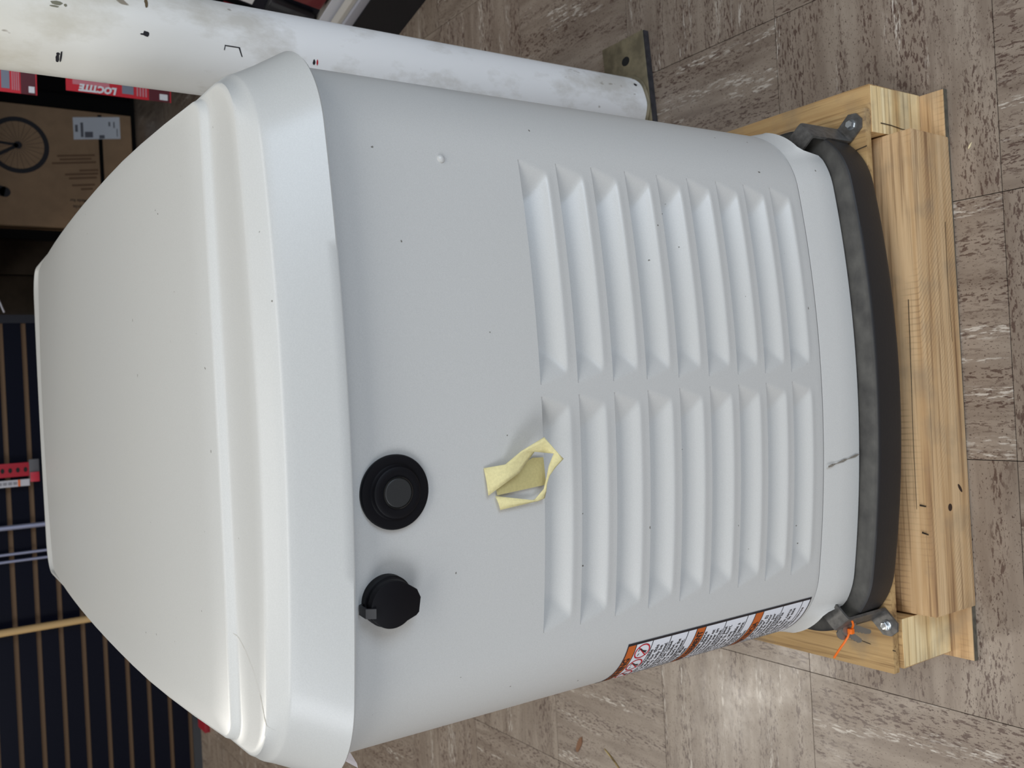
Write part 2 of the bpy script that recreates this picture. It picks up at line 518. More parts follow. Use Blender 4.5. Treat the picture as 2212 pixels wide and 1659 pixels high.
# lid
def dome(y):
    return .012 - .15 * (y - .45) ** 2 if y < .45 else .012 - .052 * (y - .45) ** 2
def zf(k, c=.004):
    def f(x, y): return k * max(dome(y), -.024) + c * k * (1 - (x / .25) ** 2)
    return f
YL = 1.235
XL = -.509
lr = [(.276, .082, .088, 1.222, .800, 0), (.2885, .0705, .088, 1.231, .7812, 0), (.2900, .0690, .090, 1.2325, .7797, 0), (.2915, .0675, .090, 1.234, .7800, 0), (.2922, .0668, .090, YL, .7815, 0),
      (.2880, .0685, .090, 1.234, .789, 0), (.2800, .0715, .089, 1.230, .803, .0), (.2725, .0755, .088, 1.227, .818, .02),
      (.2700, .0772, .087, 1.225, .8240, .04), (.2690, .0780, .086, 1.225, .8256, .05), (.2680, .0793, .085, 1.224, .8268, .06), (.2640, .0860, .072, 1.216, .8308, .12), (.2595, .0950, .054, 1.208, .8362, .25),
      (.2575, .0980, .046, 1.204, .8378, .30), (.2562, .1010, .042, 1.200, .8386, .35), (.2550, .1120, .036, 1.195, .8391, .45), (.2545, .1350, .030, 1.180, .8393, .75), (.2540, .1500, .026, 1.168, .8393, .95),
      (.2537, .1530, .024, 1.166, .8396, 1), (.2533, .1545, .023, 1.165, .8406, 1), (.2515, .1585, .019, 1.158, .8438, 1), (.2508, .1600, .017, 1.156, .8445, 1), (.2485, .1625, .015, 1.152, .8450, 1)]
rings = []
for (w_, yc, r_, yb, z, k) in lr:
    rings.append([(XL + x * (1 - .022 * max(0, (y - .4) / .75)), y, z + zf(k)(x, y)) for x, y in outline(w_, yc, .016 - .004 * min(1, max(0, (yc - .09) / .07)), r_, yb)])
last = rings[-1]; n = len(last)
for sc_ in (.93, .85, .72, .58, .44, .3, .16, .05):
    cyy = .65
    rr = []
    for (x, y, z) in last:
        xx = (x - XL) * sc_; yy = cyy + (y - cyy) * sc_
        rr.append((XL + xx, yy, .8450 + zf(1)(xx, yy)))
    rings.append(rr)
lid_o = obj('lid', *loft(rings, True, False, True), LIDPAINT, gen, smooth=40)
# scratch line on lid shelf
from mathutils.bvhtree import BVHTree
_bm = bmesh.new(); _bm.from_mesh(lid_o.data); _bvh = BVHTree.FromBMesh(_bm)
sxy = [(-.6737, .1617), (-.6831, .1478), (-.6972, .1321), (-.7122, .1221), (-.7242, .1180), (-.7338, .1150), (-.7405, .1096)]
V = []
dense = []
for (x0, y0), (x1, y1) in zip(sxy, sxy[1:]):
    for k in range(6): dense.append((x0 + (x1 - x0) * k / 6, y0 + (y1 - y0) * k / 6))
for k, (x, y) in enumerate(dense):
    hw = .00035 + .0006 * (k / len(dense)) * (1 + .6 * math.sin(k * 1.7))
    for sg in (-1, 1):
        hit = _bvh.ray_cast(Vector((x + sg * hw, y + sg * hw * .8, 1)), Vector((0, 0, -1)))[0]
        V.append((x + sg * hw, y + sg * hw * .8, (hit.z if hit else .838) + .00025))
obj('scratch', V, [(2 * q, 2 * q + 1, 2 * q + 3, 2 * q + 2) for q in range(len(dense) - 1)], plain('tan_scuff', srgb(196, 190, 178), .7), lid_o)
_bm.free()

# rivet dimple
def on_front(x, z, off=0):
    s = s_of_x(abs(x)); return surf(s if x > 0 else -s, z, off)
def disc_on(x, z, prof, name, mt, parent, n=40, asp=1.0):
    c = Vector(on_front(x, z)); c2 = Vector(on_front(x, z, .01)); ax = (c2 - c).normalized()
    u = Vector((0, 0, 1)); v = u.cross(ax).normalized(); u = ax.cross(v)
    rg = [[c + ax * h + (u * math.sin(2 * pi * i / n) * asp + v * math.cos(2 * pi * i / n)) * r for i in range(n)] for r, h in prof]
    V, Fc = loft(rg, True, False, True)
    return obj(name, V, Fc, mt, parent, smooth=32), c, ax, u, v
disc_on(.2005, .672, [(.0035, 0), (.0031, .0012), (.0018, .0021), (.0006, .0023)], 'rivet', PAINT, gen, 16)
# round rubber plug
pz, px_ = .7375, -.0645
pl, *_ = disc_on(px_, pz, [(.0288, 0), (.0290, .0025), (.0282, .0040), (.0262, .0043), (.0215, .0040), (.0205, .0048), (.0196, .0070), (.0185, .0076), (.0150, .0074), (.0122, .0071)], 'round_plug', BLACKR, gen, 64)
disc_on(px_, pz, [(.0114, .0060), (.0114, .0078), (.0106, .0084), (.0060, .0085), (.001, .0085)], 'plug_centre', BLACKG, pl, 48)
disc_on(px_, pz, [(.0124, .0068), (.0124, .0082), (.0116, .0084), (.0114, .0070)], 'plug_ring', plain('gloss_black', (.01, .01, .01, 1), .15), pl, 48)
# weather cover on the key lock, teardrop pointing down
cx_, cz_ = -.1465, .7462
lk, c, ax, u, v = disc_on(cx_, cz_, [(.0200, 0), (.0200, .006), (.0190, .0065), (.0185, .0085), (.0172, .009), (.001, .009)], 'lock_cover', BLACKR, gen, 48)
tear = []
RR = .0185
for i in range(44):
    a = math.radians(-38 + i * (256 / 43)); tear.append((RR * math.cos(a), RR * math.sin(a)))
tear += [(-.0115, -.0195), (-.0092, -.0218), (.0020, -.0232), (.0088, -.0200)]
tear = [(x, y) for x, y in tear]
rg = []
for h, s_ in ((.0092, .97), (.0096, 1.0), (.0150, 1.0), (.0156, .985), (.0158, .96)):
    rg.append([c + ax * h + v * (x * s_ * 1.0) + u * (y * s_ + .0005) for x, y in tear])
obj('cover_flap', *loft(rg, True, True, True), BLACKR, lk, smooth=35)
b0 = c + u * .018 + v * (-.0035)
obj('hinge_tab', *strip_vf([b0 + u * .001 + ax * .001, b0 + u * .0045 + ax * .003, b0 + u * .0045 + ax * .014, b0 - u * .002 + ax * .0175], v, .0075, .0015), plain('tab_rubber', (.03, .03, .032, 1), .5), lk, smooth=30)

# warning label wrapped round the left corner
lab_top, lab_bot = .4925, .2290
SR = -s_of_x(.2345) if False else None
# arc position where x = X0-.2345
idx = int(np.argmin(np.abs(_h[:, 0] - .2345) + (_h[:, 1] > .2) * 9)); SRR = float(_s[idx])
LW = .076
def lab(p, q, off):   # p: distance from the label's right edge to the left, q: height
    return surf(-(SRR + p), q, off)
def lab_patch(p0, p1, q0, q1, off, np_=24):
    V = [lab(p0 + (p1 - p0) * i / np_, q, off) for q in (q0, q1) for i in range(np_ + 1)]
    return V, [(i, i + 1, np_ + 2 + i, np_ + 1 + i) for i in range(np_)]
zl = lambda z: lab_bot + (z - .215) * (lab_top - lab_bot) / (.4885 - .215)
wl = obj('warning_label', *lab_patch(0, LW, lab_bot, lab_top, .0003), WHITEV, gen, smooth=60)
bands = [(.4885, .477), (.3945, .3816), (.3065, .2936)]
for a, b in bands: obj('orange_band', *lab_patch(.003, LW - .003, zl(b), zl(a), .0004), ORANGE, wl, smooth=60)
ln = []
ln.append(lab_patch(0, .0028, lab_bot, lab_top, .0005, 1)); ln.append(lab_patch(LW - .0028, LW, lab_bot, lab_top, .0005, 1))
ln.append(lab_patch(0, LW, lab_top - .0012, lab_top, .0005)); ln.append(lab_patch(0, LW, lab_bot, lab_bot + .0014, .0005))
for z in (.477, .4552, .4304, .4067, .3945, .3816, .3517, .3186, .3065, .2936, .2619, .2291): ln.append(lab_patch(.002, LW, zl(z) - .0005, zl(z) + .0004, .0005))
def lab_text(body, size, pleft, pright, q, bold=0.):
    V, Fc = text_vf(body, size, 'LEFT', bold)
    k = (pleft - pright) / max(x for x, y in V)
    return [lab(pleft - x * k, q + y, .0006) for x, y in V], Fc
PLT = LW - .008
lines = [(.4552, .4304, ['No user serviceable', 'parts. Panel for this', 'unit need to only be', 'opened by service personnel.']),
         (.4304, .4067, ['Battery gas can cause', 'fire. Do not smoke,', 'make flame or spark in the', 'battery compartment.']),
         (.4067, .3945, ['Wash hands after', 'handling. Lead']),
         (.3816, .3517, ["Il n'y a aucune piece", 'ici. Le combustible', 'compartiment de moteur est', 'servi seulement par un', 'technicien autorise.']),
         (.3517, .3186, ['Le gaz de batterie peut', 'causer le feu ou la mort.', 'Ne pas fumer, une', 'flamme est accessible a', 'ce compartiment de batterie.']),
         (.3186, .3065, ['Danger pour la', 'la reproduction']),
         (.2936, .2619, ['En esta caja no hay', 'piezas de reparar. El', 'compartimiento de motor', 'se abre solamente por', 'personal autorizado.']),
         (.2619, .2291, ['El gas de la bateria', 'puede causar la', 'muerte. No fume cerca', 'compartimiento de este', 'equipo nunca.'])]
for a, b, ls in lines:
    h = (zl(a) - zl(b)); stp = (h - .001) / len(ls); mxl = max(len(t) for t in ls)
    for k, t in enumerate(ls):
        ln.append(lab_text(t, min(stp * 1.15, .0072), PLT, max(.010, PLT - .0028 * len(t)), zl(a) - stp * (k + .84), .00010))
ln.append(lab_text('WARNING', .0105, .067, .019, zl(.477) + .0022, .0003))
ln.append(lab_text('AVERTISSEMENT', .0105, .069, .007, zl(.3816) + .0024, .0003))
ln.append(lab_text('ADVERTENCIA', .0105, .069, .016, zl(.2936) + .0024, .0003))
ln.append(lab_text('productivos', .0056, .050, .012, zl(.2291) - .0060, .0001))
obj('label_print', *join(*ln), INK, wl)
rp = []
ik = []
for pc in (.0135, .034, .0545):
    q0 = zl(.466); r_ = .0095
    nn = 28
    Vr = [lab(pc + rr * math.cos(2 * pi * i / nn), q0 + rr * math.sin(2 * pi * i / nn), .0006) for rr in (r_, r_ - .0015) for i in range(nn)]
    rp.append((Vr, [(i, (i + 1) % nn, nn + (i + 1) % nn, nn + i) for i in range(nn)]))
    rp.append(([lab(pc + a, q0 + b, .0006) for a, b in ((r_ * .72, -r_ * .62), (r_ * .62, -r_ * .72), (-r_ * .72, r_ * .62), (-r_ * .62, r_ * .72))], [(0, 1, 2, 3)]))
    for (a0, b0_, a1, b1, wd) in ((.001, -.006, -.001, .0, .0012), (-.001, .0, -.004, .003, .0012), (.0, -.001, .003, -.006, .0010), (-.004, .004, -.001, .0055, .0010), (.002, .003, .005, .004, .0010)):
        dx, dy = a1 - a0, b1 - b0_; l = math.hypot(dx, dy); nx, ny = -dy / l * wd / 2, dx / l * wd / 2
        ik.append(([lab(pc + a0 + nx, q0 + b0_ + ny, .00055), lab(pc + a0 - nx, q0 + b0_ - ny, .00055), lab(pc + a1 - nx, q0 + b1 - ny, .00055), lab(pc + a1 + nx, q0 + b1 + ny, .00055)], [(0, 1, 2, 3)]))
obj('prohibition_sign', *join(*rp), RED, wl)
obj('pictogram', *join(*ik), INK, wl)

# ------------------------------------------------------------ masking tape
tape = thing('masking_tape', (-.57, .0868, .62), 'curled strip of yellowed masking tape peeling from the panel above the louvres', 'tape')
strip = [[(-0.5609, 0.0865, 0.6561), (-0.5833, 0.0845, 0.6542)], [(-0.5593, 0.0825, 0.6374), (-0.567, 0.0785, 0.6264)], [(-0.549, 0.0725, 0.6277), (-0.5509, 0.0785, 0.6101)], [(-0.5389, 0.0665, 0.6082), (-0.5522, 0.0745, 0.6036)], [(-0.5533, 0.0625, 0.5972), (-0.5531, 0.0665, 0.5994)], [(-0.5579, 0.0625, 0.5923), (-0.5586, 0.0665, 0.6027)], [(-0.5645, 0.0665, 0.5979), (-0.5632, 0.0685, 0.6038)], [(-0.5716, 0.0725, 0.6003), (-0.5718, 0.0735, 0.6027)], [(-0.579, 0.0785, 0.5991), (-0.5784, 0.0795, 0.6005)], [(-0.586, 0.0825, 0.5974), (-0.5834, 0.0825, 0.6001)], [(-0.5917, 0.0845, 0.598), (-0.5911, 0.0845, 0.6079)], [(-0.5932, 0.085, 0.6042), (-0.5918, 0.0855, 0.6101)], [(-0.5965, 0.0862, 0.6422), (-0.5846, 0.0862, 0.6464)]]
V = []
for a, b in strip:
    a, b = Vector(a), Vector(b)
    for k in range(5):
        p = a.lerp(b, k / 4); p.y -= .0008 * math.sin(k / 4 * pi); V.append(p)
Fc = [(5 * k + i, 5 * k + i + 1, 5 * k + i + 6, 5 * k + i + 5) for k in range(len(strip) - 1) for i in range(4)]
o = obj('tape_strip', V, Fc, TAPE, tape, smooth=50)
sd = o.modifiers.new('sol', 'SOLIDIFY'); sd.thickness = .0003
patch = [(-0.5841, 0.0860, 0.6445), (-0.5775, 0.0860, 0.6457), (-0.5693, 0.0860, 0.6364), (-0.5615, 0.0860, 0.6201), (-0.5565, 0.0860, 0.6072), (-0.557, 0.0860, 0.5962), (-0.5804, 0.0862, 0.5948)]
patch = [(x, .0858, z) for x, y, z in patch]
o = obj('tape_patch', patch + [(x, y + .0002, z) for x, y, z in patch], [tuple(range(7)), tuple(range(13, 6, -1))] + [(i, (i + 1) % 7, 7 + (i + 1) % 7, 7 + i) for i in range(7)], TAPE2, tape)

# ------------------------------------------------------------ pallet
pal = thing('wooden_pallet', (-.507, .6, 0), 'rough pine pallet with thick front board under the off-white generator', 'pallet')
V, Fc = box_vf(-.846, -.172, .0595, .150, 0, .008, .0010, .0004)
bb0 = obj('bottom_board', V, Fc, WOODX, pal, smooth=30)
box('board_edge', (-.8465, -.1715, .0588, .0594, .0005, .0068), plain('grey_weathered_edge', srgb(96, 90, 78), .9, 0, 120, .4, .4), bb0)
box('bottom_board', (-.846, -.172, 1.06, 1.16, 0, .0155), WOODX, pal, .0012, .0006)
V, Fc = box_vf(-.782, -.2275, .0572, .138, .0025, .0825, .0022, .0010)
obj('front_board', V, Fc, WOODX, pal, smooth=30)
sr = box('stringer', (-.2265, -.171, .0895, 1.16, .008, .107), WOODY, pal, .0014, .0008)
sl = box('stringer', (-.8405, -.7835, .0875, 1.16, .008, .105), WOODY, pal, .0014, .0008)
# fresh-sawn stringer ends
box('end_grain', (-.2255, -.172, .0887, .0895, .010, .1055), WOODZ, sr)
box('end_grain', (-.8395, -.7845, .0867, .0875, .010, .1035), WOODZ, sl)
box('deck_board', (-.845, -.199, .0900, .40, .1075, .1175), PLY, pal, .0010, .0006)
box('deck_board', (-.845, -.199, .80, 1.16, .1075, .1175), PLY, pal, .0010, .0006)
KN = plain('knot', (.035, .016, .008, 1), .7)
def flat_ellipse(c, u, v, n=16):
    c, u, v = Vector(c), Vector(u), Vector(v)
    nn = u.cross(v).normalized() * .0003
    A = [c + u * math.cos(2 * pi * i / n) + v * math.sin(2 * pi * i / n) for i in range(n)]
    return loft([[p - nn for p in A], [p + nn for p in A]], True, True, True)
def px(c): pass
fb = [o for o in pal.children if o.name.startswith('front_board')][0]
obj('knot', *flat_ellipse((-.661, .0570, .044), (.0042, 0, 0), (0, 0, .0038)), KN, fb)
obj('knot', *flat_ellipse((-.641, .0570, .022), (.0050, 0, .004), (-.0012, 0, .0018)), KN, fb)
db = [o for o in pal.children if o.name.startswith('deck_board')][0]
obj('knot', *flat_ellipse((-.8185, .1140, .1177), (.0038, 0, 0), (0, .0040, 0)), KN, db)
CR = plain('split_wood', (.028, .018, .010, 1), .9)
def crack(name, pts, wd, parent, nrm):
    pts = [Vector(p) for p in pts]; nrm = Vector(nrm); V = []
    for k, p in enumerate(pts):
        d = (pts[min(k + 1, len(pts) - 1)] - pts[max(0, k - 1)]).normalized(); s_ = d.cross(nrm)
        ww = wd * (1 - .6 * k / len(pts))
        V += [p + s_ * ww / 2, p - s_ * ww / 2]
    V2 = [v + nrm * .0003 for v in V]
    q = len(V)
    Fc = [(2 * k, 2 * k + 1, 2 * k + 3, 2 * k + 2) for k in range(len(pts) - 1)]
    return obj(name, V2, Fc, CR, parent)
crack('split', [(-.8180, .087, .1177), (-.8175, .11, .1177), (-.812, .15, .1177), (-.810, .165, .1177)], .0013, db, (0, 0, 1))
crack('split', [(-.214, .0884, .0900), (-.2145, .0884, .07), (-.2165, .0884, .05), (-.2175, .0884, .02)], .0012, sr, (0, -1, 0))
crack('split', [(-.243, .0885, .1177), (-.245, .105, .1177), (-.240, .118, .1177)], .0012, db, (0, 0, 1))
crack('split', [(-.330, .0570, .022), (-.40, .0570, .0235), (-.47, .0570, .021)], .0008, fb, (0, -1, 0))
crack('split', [(-.42, .0700, .0829), (-.50, .0715, .0829), (-.58, .0735, .0829), (-.66, .074, .0829)], .0009, fb, (0, 0, 1))
crack('split', [(-.655, .070, .0829), (-.656, .062, .0829)], .0022, fb, (0, 0, 1))
crack('split', [(-.686, .069, .0829), (-.688, .061, .0829)], .0022, fb, (0, 0, 1))

# ------------------------------------------------------------ hold-down brackets
def bracket(C0, e, out, label):
    C0, e, out = Vector(C0), Vector(e).normalized(), Vector(out).normalized()
    br = thing('hold_down_bracket', (C0.x, C0.y, .1175), label, 'bracket', 'brackets strapping the generator to the pallet')
    up = Vector((0, 0, 1))
    top = C0 + up * (.1862 - C0.z)
    path = [top - out * .024 + up * .001, top - out * .0035, top - out * .0008 - up * .0008, top - up * .0035, C0 + up * .0035, C0 + up * .0008 + out * .0008, C0 + out * .0035, C0 + out * .006]
    obj('strap', *strip_vf(path, e, .0245, .0030), STEELD, br, smooth=35)
    z0 = up * (.1180 - C0.z)
    hexa = [C0 + out * .0055 - e * .01225, C0 + out * .0210 - e * .01225, C0 + out * .0280 - e * .005, C0 + out * .0280 + e * .005, C0 + out * .0210 + e * .01225, C0 + out * .0055 + e * .01225]
    hexa = [Vector((p.x, p.y, .1176)) for p in hexa]
    obj('foot_plate', *loft([hexa, [p + up * .003 for p in hexa]], True, True, True), STEELD, br)
    b = C0 + out * .0155; b.z = .1206
    bl = obj('bolt', *cyl_vf(b, b + up * .0075, [(0, .0062), (.15, .0062), (.2, .0045)], 24), ZINC, br, smooth=30)
    obj('bolt_head', *cyl_vf(b + up * .001, b + up * .0062, [(0, .0048), (.85, .0048), (1, .0041)], 6), ZINC, bl)
    return br
bracket((-.7785, .1060, .119), (-.63, .777, 0), (-.70, -.70, 0), 'dark steel bracket at the bottom left corner, with keys hanging from it')
bracket((-.2255, .1170, .119), (.75, .66, 0), (.66, -.75, 0), 'dark steel bracket at the bottom right corner, beside the white column')

# keys and cable tie
def key(base, d, side, label, L=.034):
    base, d, side = Vector(base), Vector(d).normalized(), Vector(side).normalized()
    nn = d.cross(side).normalized()
    pr = []
    for i in range(22):
        a = math.radians(40 + i * 280 / 21); pr.append((-.0105 * math.cos(a) * 1.0, .0105 * math.sin(a)))
    pr = [(.010 + x * 1.0 - 0.0, y) for x, y in pr]
    pts = [(p[0], p[1]) for p in pr][::-1]
    blade = [(.0200, .0040), (.0225, .0036), (.0240, .0022), (.0265, .0036), (.0290, .0024), (.0315, .0034), (.0340, .0022), (.0365, .0030), (L + .006, .0012), (L + .007, -.0012), (L + .005, -.0032), (.020, -.0038)]
    allp = [(x, y) for x, y in pts]
    allp = sorted(allp, key=lambda q: math.atan2(q[1], q[0] - .010) % (2 * pi))
    allp = [q for q in allp]
    blade2 = blade[::-1]
    poly = allp + blade2
    A = [base + d * x + side * y - nn * .0008 for x, y in poly]; B_ = [base + d * x + side * y + nn * .0008 for x, y in poly]
    kt = obj('key', *loft([A, B_], True, True, True), KEYM)
    return prop(kt, label, 'key')
key((-.7835, .1145, .1815), (-.30, -.05, -.45), (-.80, .20, .45), 'grey metal key tied to the left bracket, the lower one nearer the pallet edge')
key((-.7815, .1120, .1775), (-.26, -.10, -.70), (-.88, .12, .30), 'grey metal key tied to the left bracket, the one partly behind the other', .038)
zp = [(-.7715, .1010, .178), (-.7762, .0990, .1765), (-.7810, .1015, .1720), (-.7862, .1070, .1670), (-.7895, .1100, .1690), (-.7880, .1080, .1700), (-.7900, .1090, .1690), (-.7960, .1110, .1700), (-.8020, .1140, .1718), (-.8090, .1180, .1748), (-.8160, .1210, .1790), (-.8200, .1225, .1815)]
V, Fc = tube_vf(zp, .00125, 8)
V2, F2 = box_vf(-.7925, -.7865, .1045, .1105, .1660, .1715, .001)
prop(obj('cable_tie', *join((V, Fc), (V2, F2)), ZIP, None, smooth=40), 'bright orange cable tie holding two keys on the left bracket', 'cable tie')

# ------------------------------------------------------------ plastic sheet corner behind left side
pm = plain('frosted_plastic', (.80, .76, .80, 1), .25, alpha=.55)
o = obj('plastic_sheet', [(-.800, .20, .752), (-.8035, .20, .7365), (-.815, .20, .7305), (-.8195, .2005, .7295), (-.806, .2005, .7465), (-.797, .201, .756), (-.7955, .202, .74)],
        [(0, 1, 2), (0, 2, 3, 4), (0, 4, 5), (0, 5, 6, 1)], pm)
o.modifiers.new('sol', 'SOLIDIFY').thickness = .0004
prop(o, 'small frosted plastic flap sticking out under the left edge of the lid', 'plastic')

# ------------------------------------------------------------ steel column
def mk_col():
    mt, nt, bs = new_mat('chipped_white_gloss_paint')
    v = mapping(nt, (1, 1, .55)); a = noise(nt, v, 9, 7, .65); b = noise(nt, v, 55, 4, .7); z = N(nt, 'ShaderNodeSeparateXYZ')
    tc = N(nt, 'ShaderNodeTexCoord'); nt.links.new(tc.outputs['Object'], z.inputs[0])
    c = mix(nt, math_n(nt, 'MULTIPLY', step(nt, a, .49, .62), .50), (.88, .88, .88, 1), srgb(170, 162, 146))
    c = mix(nt, math_n(nt, 'MULTIPLY', step(nt, z.outputs[2], .62, .95), .6), c, srgb(214, 206, 182))
    low = step(nt, z.outputs[2], .22, .0)
    c = mix(nt, math_n(nt, 'MULTIPLY', step(nt, b, .60, .66), math_n(nt, 'MULTIPLY', low, .9)), c, srgb(112, 98, 72))
    c = mix(nt, math_n(nt, 'MULTIPLY', step(nt, noise(nt, v, 30, 3, .6), .70, .72), .8), c, srgb(120, 106, 84))
    nt.links.new(c, bs.inputs['Base Color']); bs.inputs['Roughness'].default_value = .38
    bump(nt, bs, math_n(nt, 'ADD', noise(nt, v, 30, 6, .6), a), .25, .0012)
    return mt
colm = thing('steel_column', (-.0525, .609, 0), 'round white painted steel column with chipped dirty paint, bolted to floor', 'column')
CX, CY, CRD = -.0525, .6115, .0574
cs = obj('column_shaft', *cyl_vf((CX, CY, .012), (CX, CY, 3.1), [(i / 30, CRD) for i in range(31)], 96), mk_col(), colm, smooth=True)
bpm = plain('dirty_painted_plate', srgb(132, 122, 98), .6, 0, 45, .8, .45)
V, Fc = box_vf(-.158, .0705, .5600, .662, 0, .0115, .0012, .0008)
V = [Vector((v.x, v.y - (.0705 - v.x) * .075, v.z)) for v in V]
bp = obj('base_plate', V, Fc, bpm, colm, smooth=30)
V, Fc = box_vf(-.1575, .0700, .5588, .5600, .0005, .0108, 0)
V = [Vector((v.x, v.y - (.0705 - v.x) * .075, v.z)) for v in V]
obj('plate_edge', V, Fc, plain('dark_steel_edge', (.05, .048, .055, 1), .5, .3, 90, .5, .4), bp)
obj('bolt_hole', *flat_ellipse((.033, .604, .0117), (.0075, 0, 0), (0, .0095, 0)), VOID, bp)
obj('weld_bead', *tube_vf([(CX + (CRD + .001) * math.cos(a), CY + (CRD + .001) * math.sin(a), .0135 + .0008 * math.sin(9 * a)) for a in [2 * pi * i / 48 for i in range(49)]], .0035, 6), bpm, colm, smooth=True)
CM = plain('black_mark', (.01, .008, .012, 1), .6)
def col_patch(name, x, z, shape, mt, off=.0004):
    """flat mark wrapped on the column, shape = list of polygons in metres around (x,z)"""
    V, Fc = [], []
    for poly in shape:
        n0 = len(V)
        for dx, dz in poly:
            xx = x + dx - CX; xx = max(-CRD * .98, min(CRD * .98, xx))
            yy = -math.sqrt(CRD ** 2 - xx ** 2); k = (CRD + off) / CRD
            V.append((CX + xx * k, CY + yy * k, z + dz))
        Fc.append(tuple(range(n0, len(V))))
    return obj(name, V, Fc, mt, cs)
def blob(cx, cz, rx, rz, n=10):
    return [(cx + rx * math.cos(2 * pi * i / n) * rnd.uniform(.75, 1.1), cz + rz * math.sin(2 * pi * i / n) * rnd.uniform(.75, 1.1)) for i in range(n)]
col_patch('paint_mark', -.0995, .8766, [blob(-.002, .0018, .0032, .0022), blob(.0015, .0018, .0012, .0022), blob(0, -.0016, .0045, .0013)], CM)
col_patch('paint_mark', -.0675, .7875, [blob(0, 0, .0034, .0036), blob(-.001, .004, .001, .003)], CM)
col_patch('paint_mark', -.0695, .583, [blob(0, 0, .0035, .0018)], CM)
col_patch('paint_mark', -.0690, .5785, [blob(0, 0, .0035, .0013)], RED)
col_patch('paint_mark', -.067, .687, [[(0, .010), (.0012, .010), (.0012, -.0085), (0, -.0085)], [(.0012, -.0085), (-.009, -.0125), (-.0088, -.0110), (.0012, -.0065)], [(0, .010), (-.0045, .0108), (-.0045, .0096), (0, .0090)]], CM)
col_patch('paint_mark', -.0305, .785, [blob(0, 0, .007, .0022), blob(-.004, .001, .003, .001)], plain('rust_mark', srgb(100, 84, 60), .8))
col_patch('paint_mark', -.0500, .881, [blob(0, 0, .0022, .007), blob(-.004, .002, .0010, .005), blob(-.001, -.009, .0016, .0018)], plain('green_grime', srgb(120, 118, 100), .8))
col_patch('paint_mark', -.0200, .030, [blob(0, 0, .0028, .0036)], CM)

# ------------------------------------------------------------ slatwall with its goods
NAVY = plain('navy_laminate', (.0028, .0040, .012, 1), .34, 0, 30, .02)
NAVY.node_tree.nodes['Principled BSDF'].inputs['Specular IOR Level'].default_value = .12
TAN = plain('raw_fibreboard', srgb(128, 102, 78), .85)
sw = thing('slatwall_panel', (-1.6, 3.46, 0), 'dark navy slatwall display panel with tan grooves, standing behind the generator', 'slatwall')
YS = 3.455
YA = 0.0
box('backing_board', (-3.2, -.125, YS + .008, YS + .02, 0, 1.30), TAN, sw)
zg = [.0365 + .0778 * k for k in range(17)]
prev = 0.0
for z in zg:
    if z - .009 > prev: box('slat', (-3.2, -.150, YS - .006, YS + .008, prev, z - .009), NAVY, sw)
    prev = z + .009
box('edge_trim', (-.150, -.118, YS - .010, YS + .022, 0, 1.31), plain('navy_trim', (.008, .010, .02, 1), .5), sw)
box('kick_strip', (-3.2, -.150, YS - .020, YS - .0065, 0, .030), plain('grey_kick', (.045, .05, .06, 1), .5), sw)
ROD = plain('galvanised_rod', (.34, .36, .50, 1), .4, .5)
def rod(x, y, ztop, r, mt, name, label, cat, group=None, lean=0):
    o = obj(name, *cyl_vf((x, y, 0), (x + lean, y, ztop), [(0, r), (1, r)], 14), mt, None, smooth=True)
    return prop(o, label, cat, group)
rod(-.918, 3.415, 1.35, .0095, ROD, 'metal_rod', 'single grey metal rod standing against the slatwall, nearest the red strip', 'rod')
rod(-1.018, 3.422, 1.35, .0055, ROD, 'metal_rod', 'thin grey metal rod on the slatwall, right one of the close pair', 'rod')
rod(-1.045, 3.422, 1.35, .0055, ROD, 'metal_rod', 'thin grey metal rod on the slatwall, left one of the close pair', 'rod')
rod(-1.300, 3.395, 1.40, .0135, plain('wood_dowel', srgb(205, 172, 120), .6), 'wooden_pole', 'pale wooden pole standing upright against the navy slatwall', 'pole')
# red perforated strip with a printed white tag
rs = thing('perforated_strip', (-.703, 3.40, .59), 'red perforated metal strip with black holes, hanging on the navy slatwall', 'tool')
box('strip_body', (-.729, -.678, 3.392, 3.400, .592, 1.0), plain('red_enamel', (.42, .012, .03, 1), .45), rs, .001)
for k in range(14):
    z = .6045 + k * .0255
    obj('hole', *flat_ellipse((-.7045, 3.3913, z), (.0095, 0, 0), (0, 0, .0065)), VOID, rs)
box('end_cap', (-.748, -.668, 3.388, 3.400, .558, .592), plain('grey_cap', (.10, .10, .11, 1), .5), rs, .002)
box('cap_insert', (-.752, -.716, 3.380, 3.388, .560, .590), plain('pink_red_plastic', srgb(190, 40, 60), .4), rs, .001)
tg = thing('price_tag_strip', (-.753, 3.40, .59), 'long white printed tag with an orange block, beside the red perforated strip', 'tag')
box('tag_board', (-.766, -.741, 3.3965, 3.400, .592, 1.0), plain('tag_white', (.55, .55, .6, 1), .5), tg)
box('orange_block', (-.7655, -.7415, 3.3955, 3.3965, .6235, .631), plain('tag_orange', srgb(230, 110, 30), .5), tg)
for k in range(4): box('print_block', (-.759, -.748, 3.3955, 3.3965, .634 + k * .017, .647 + k * .017), plain('tag_grey', (.25, .25, .28, 1), .5), tg)
# pale rods at the slatwall edge
for dx, nm in ((0, 'inner one'), (-.016, 'outer one')):
    o = obj('hook_rod', *cyl_vf((-.118 + dx, 3.36, .652), (.002 + dx, 3.36, .662 + .03), [(0, .0035), (1, .0035)], 10), plain('chrome_hook', (.6, .6, .68, 1), .3, .6), None, smooth=True)
    prop(o, 'thin pale hook rod at the right edge of the slatwall, ' + nm, 'hook')
o.location = (0, .0, .020)
# red box on floor at left end of slatwall
prop(box('red_carton', (-1.815, -1.70, 3.30, 3.40, 0, .020), plain('red_card', srgb(150, 25, 40), .5), None, .002), 'low red carton on the floor at the slatwall foot behind the lid', 'box')

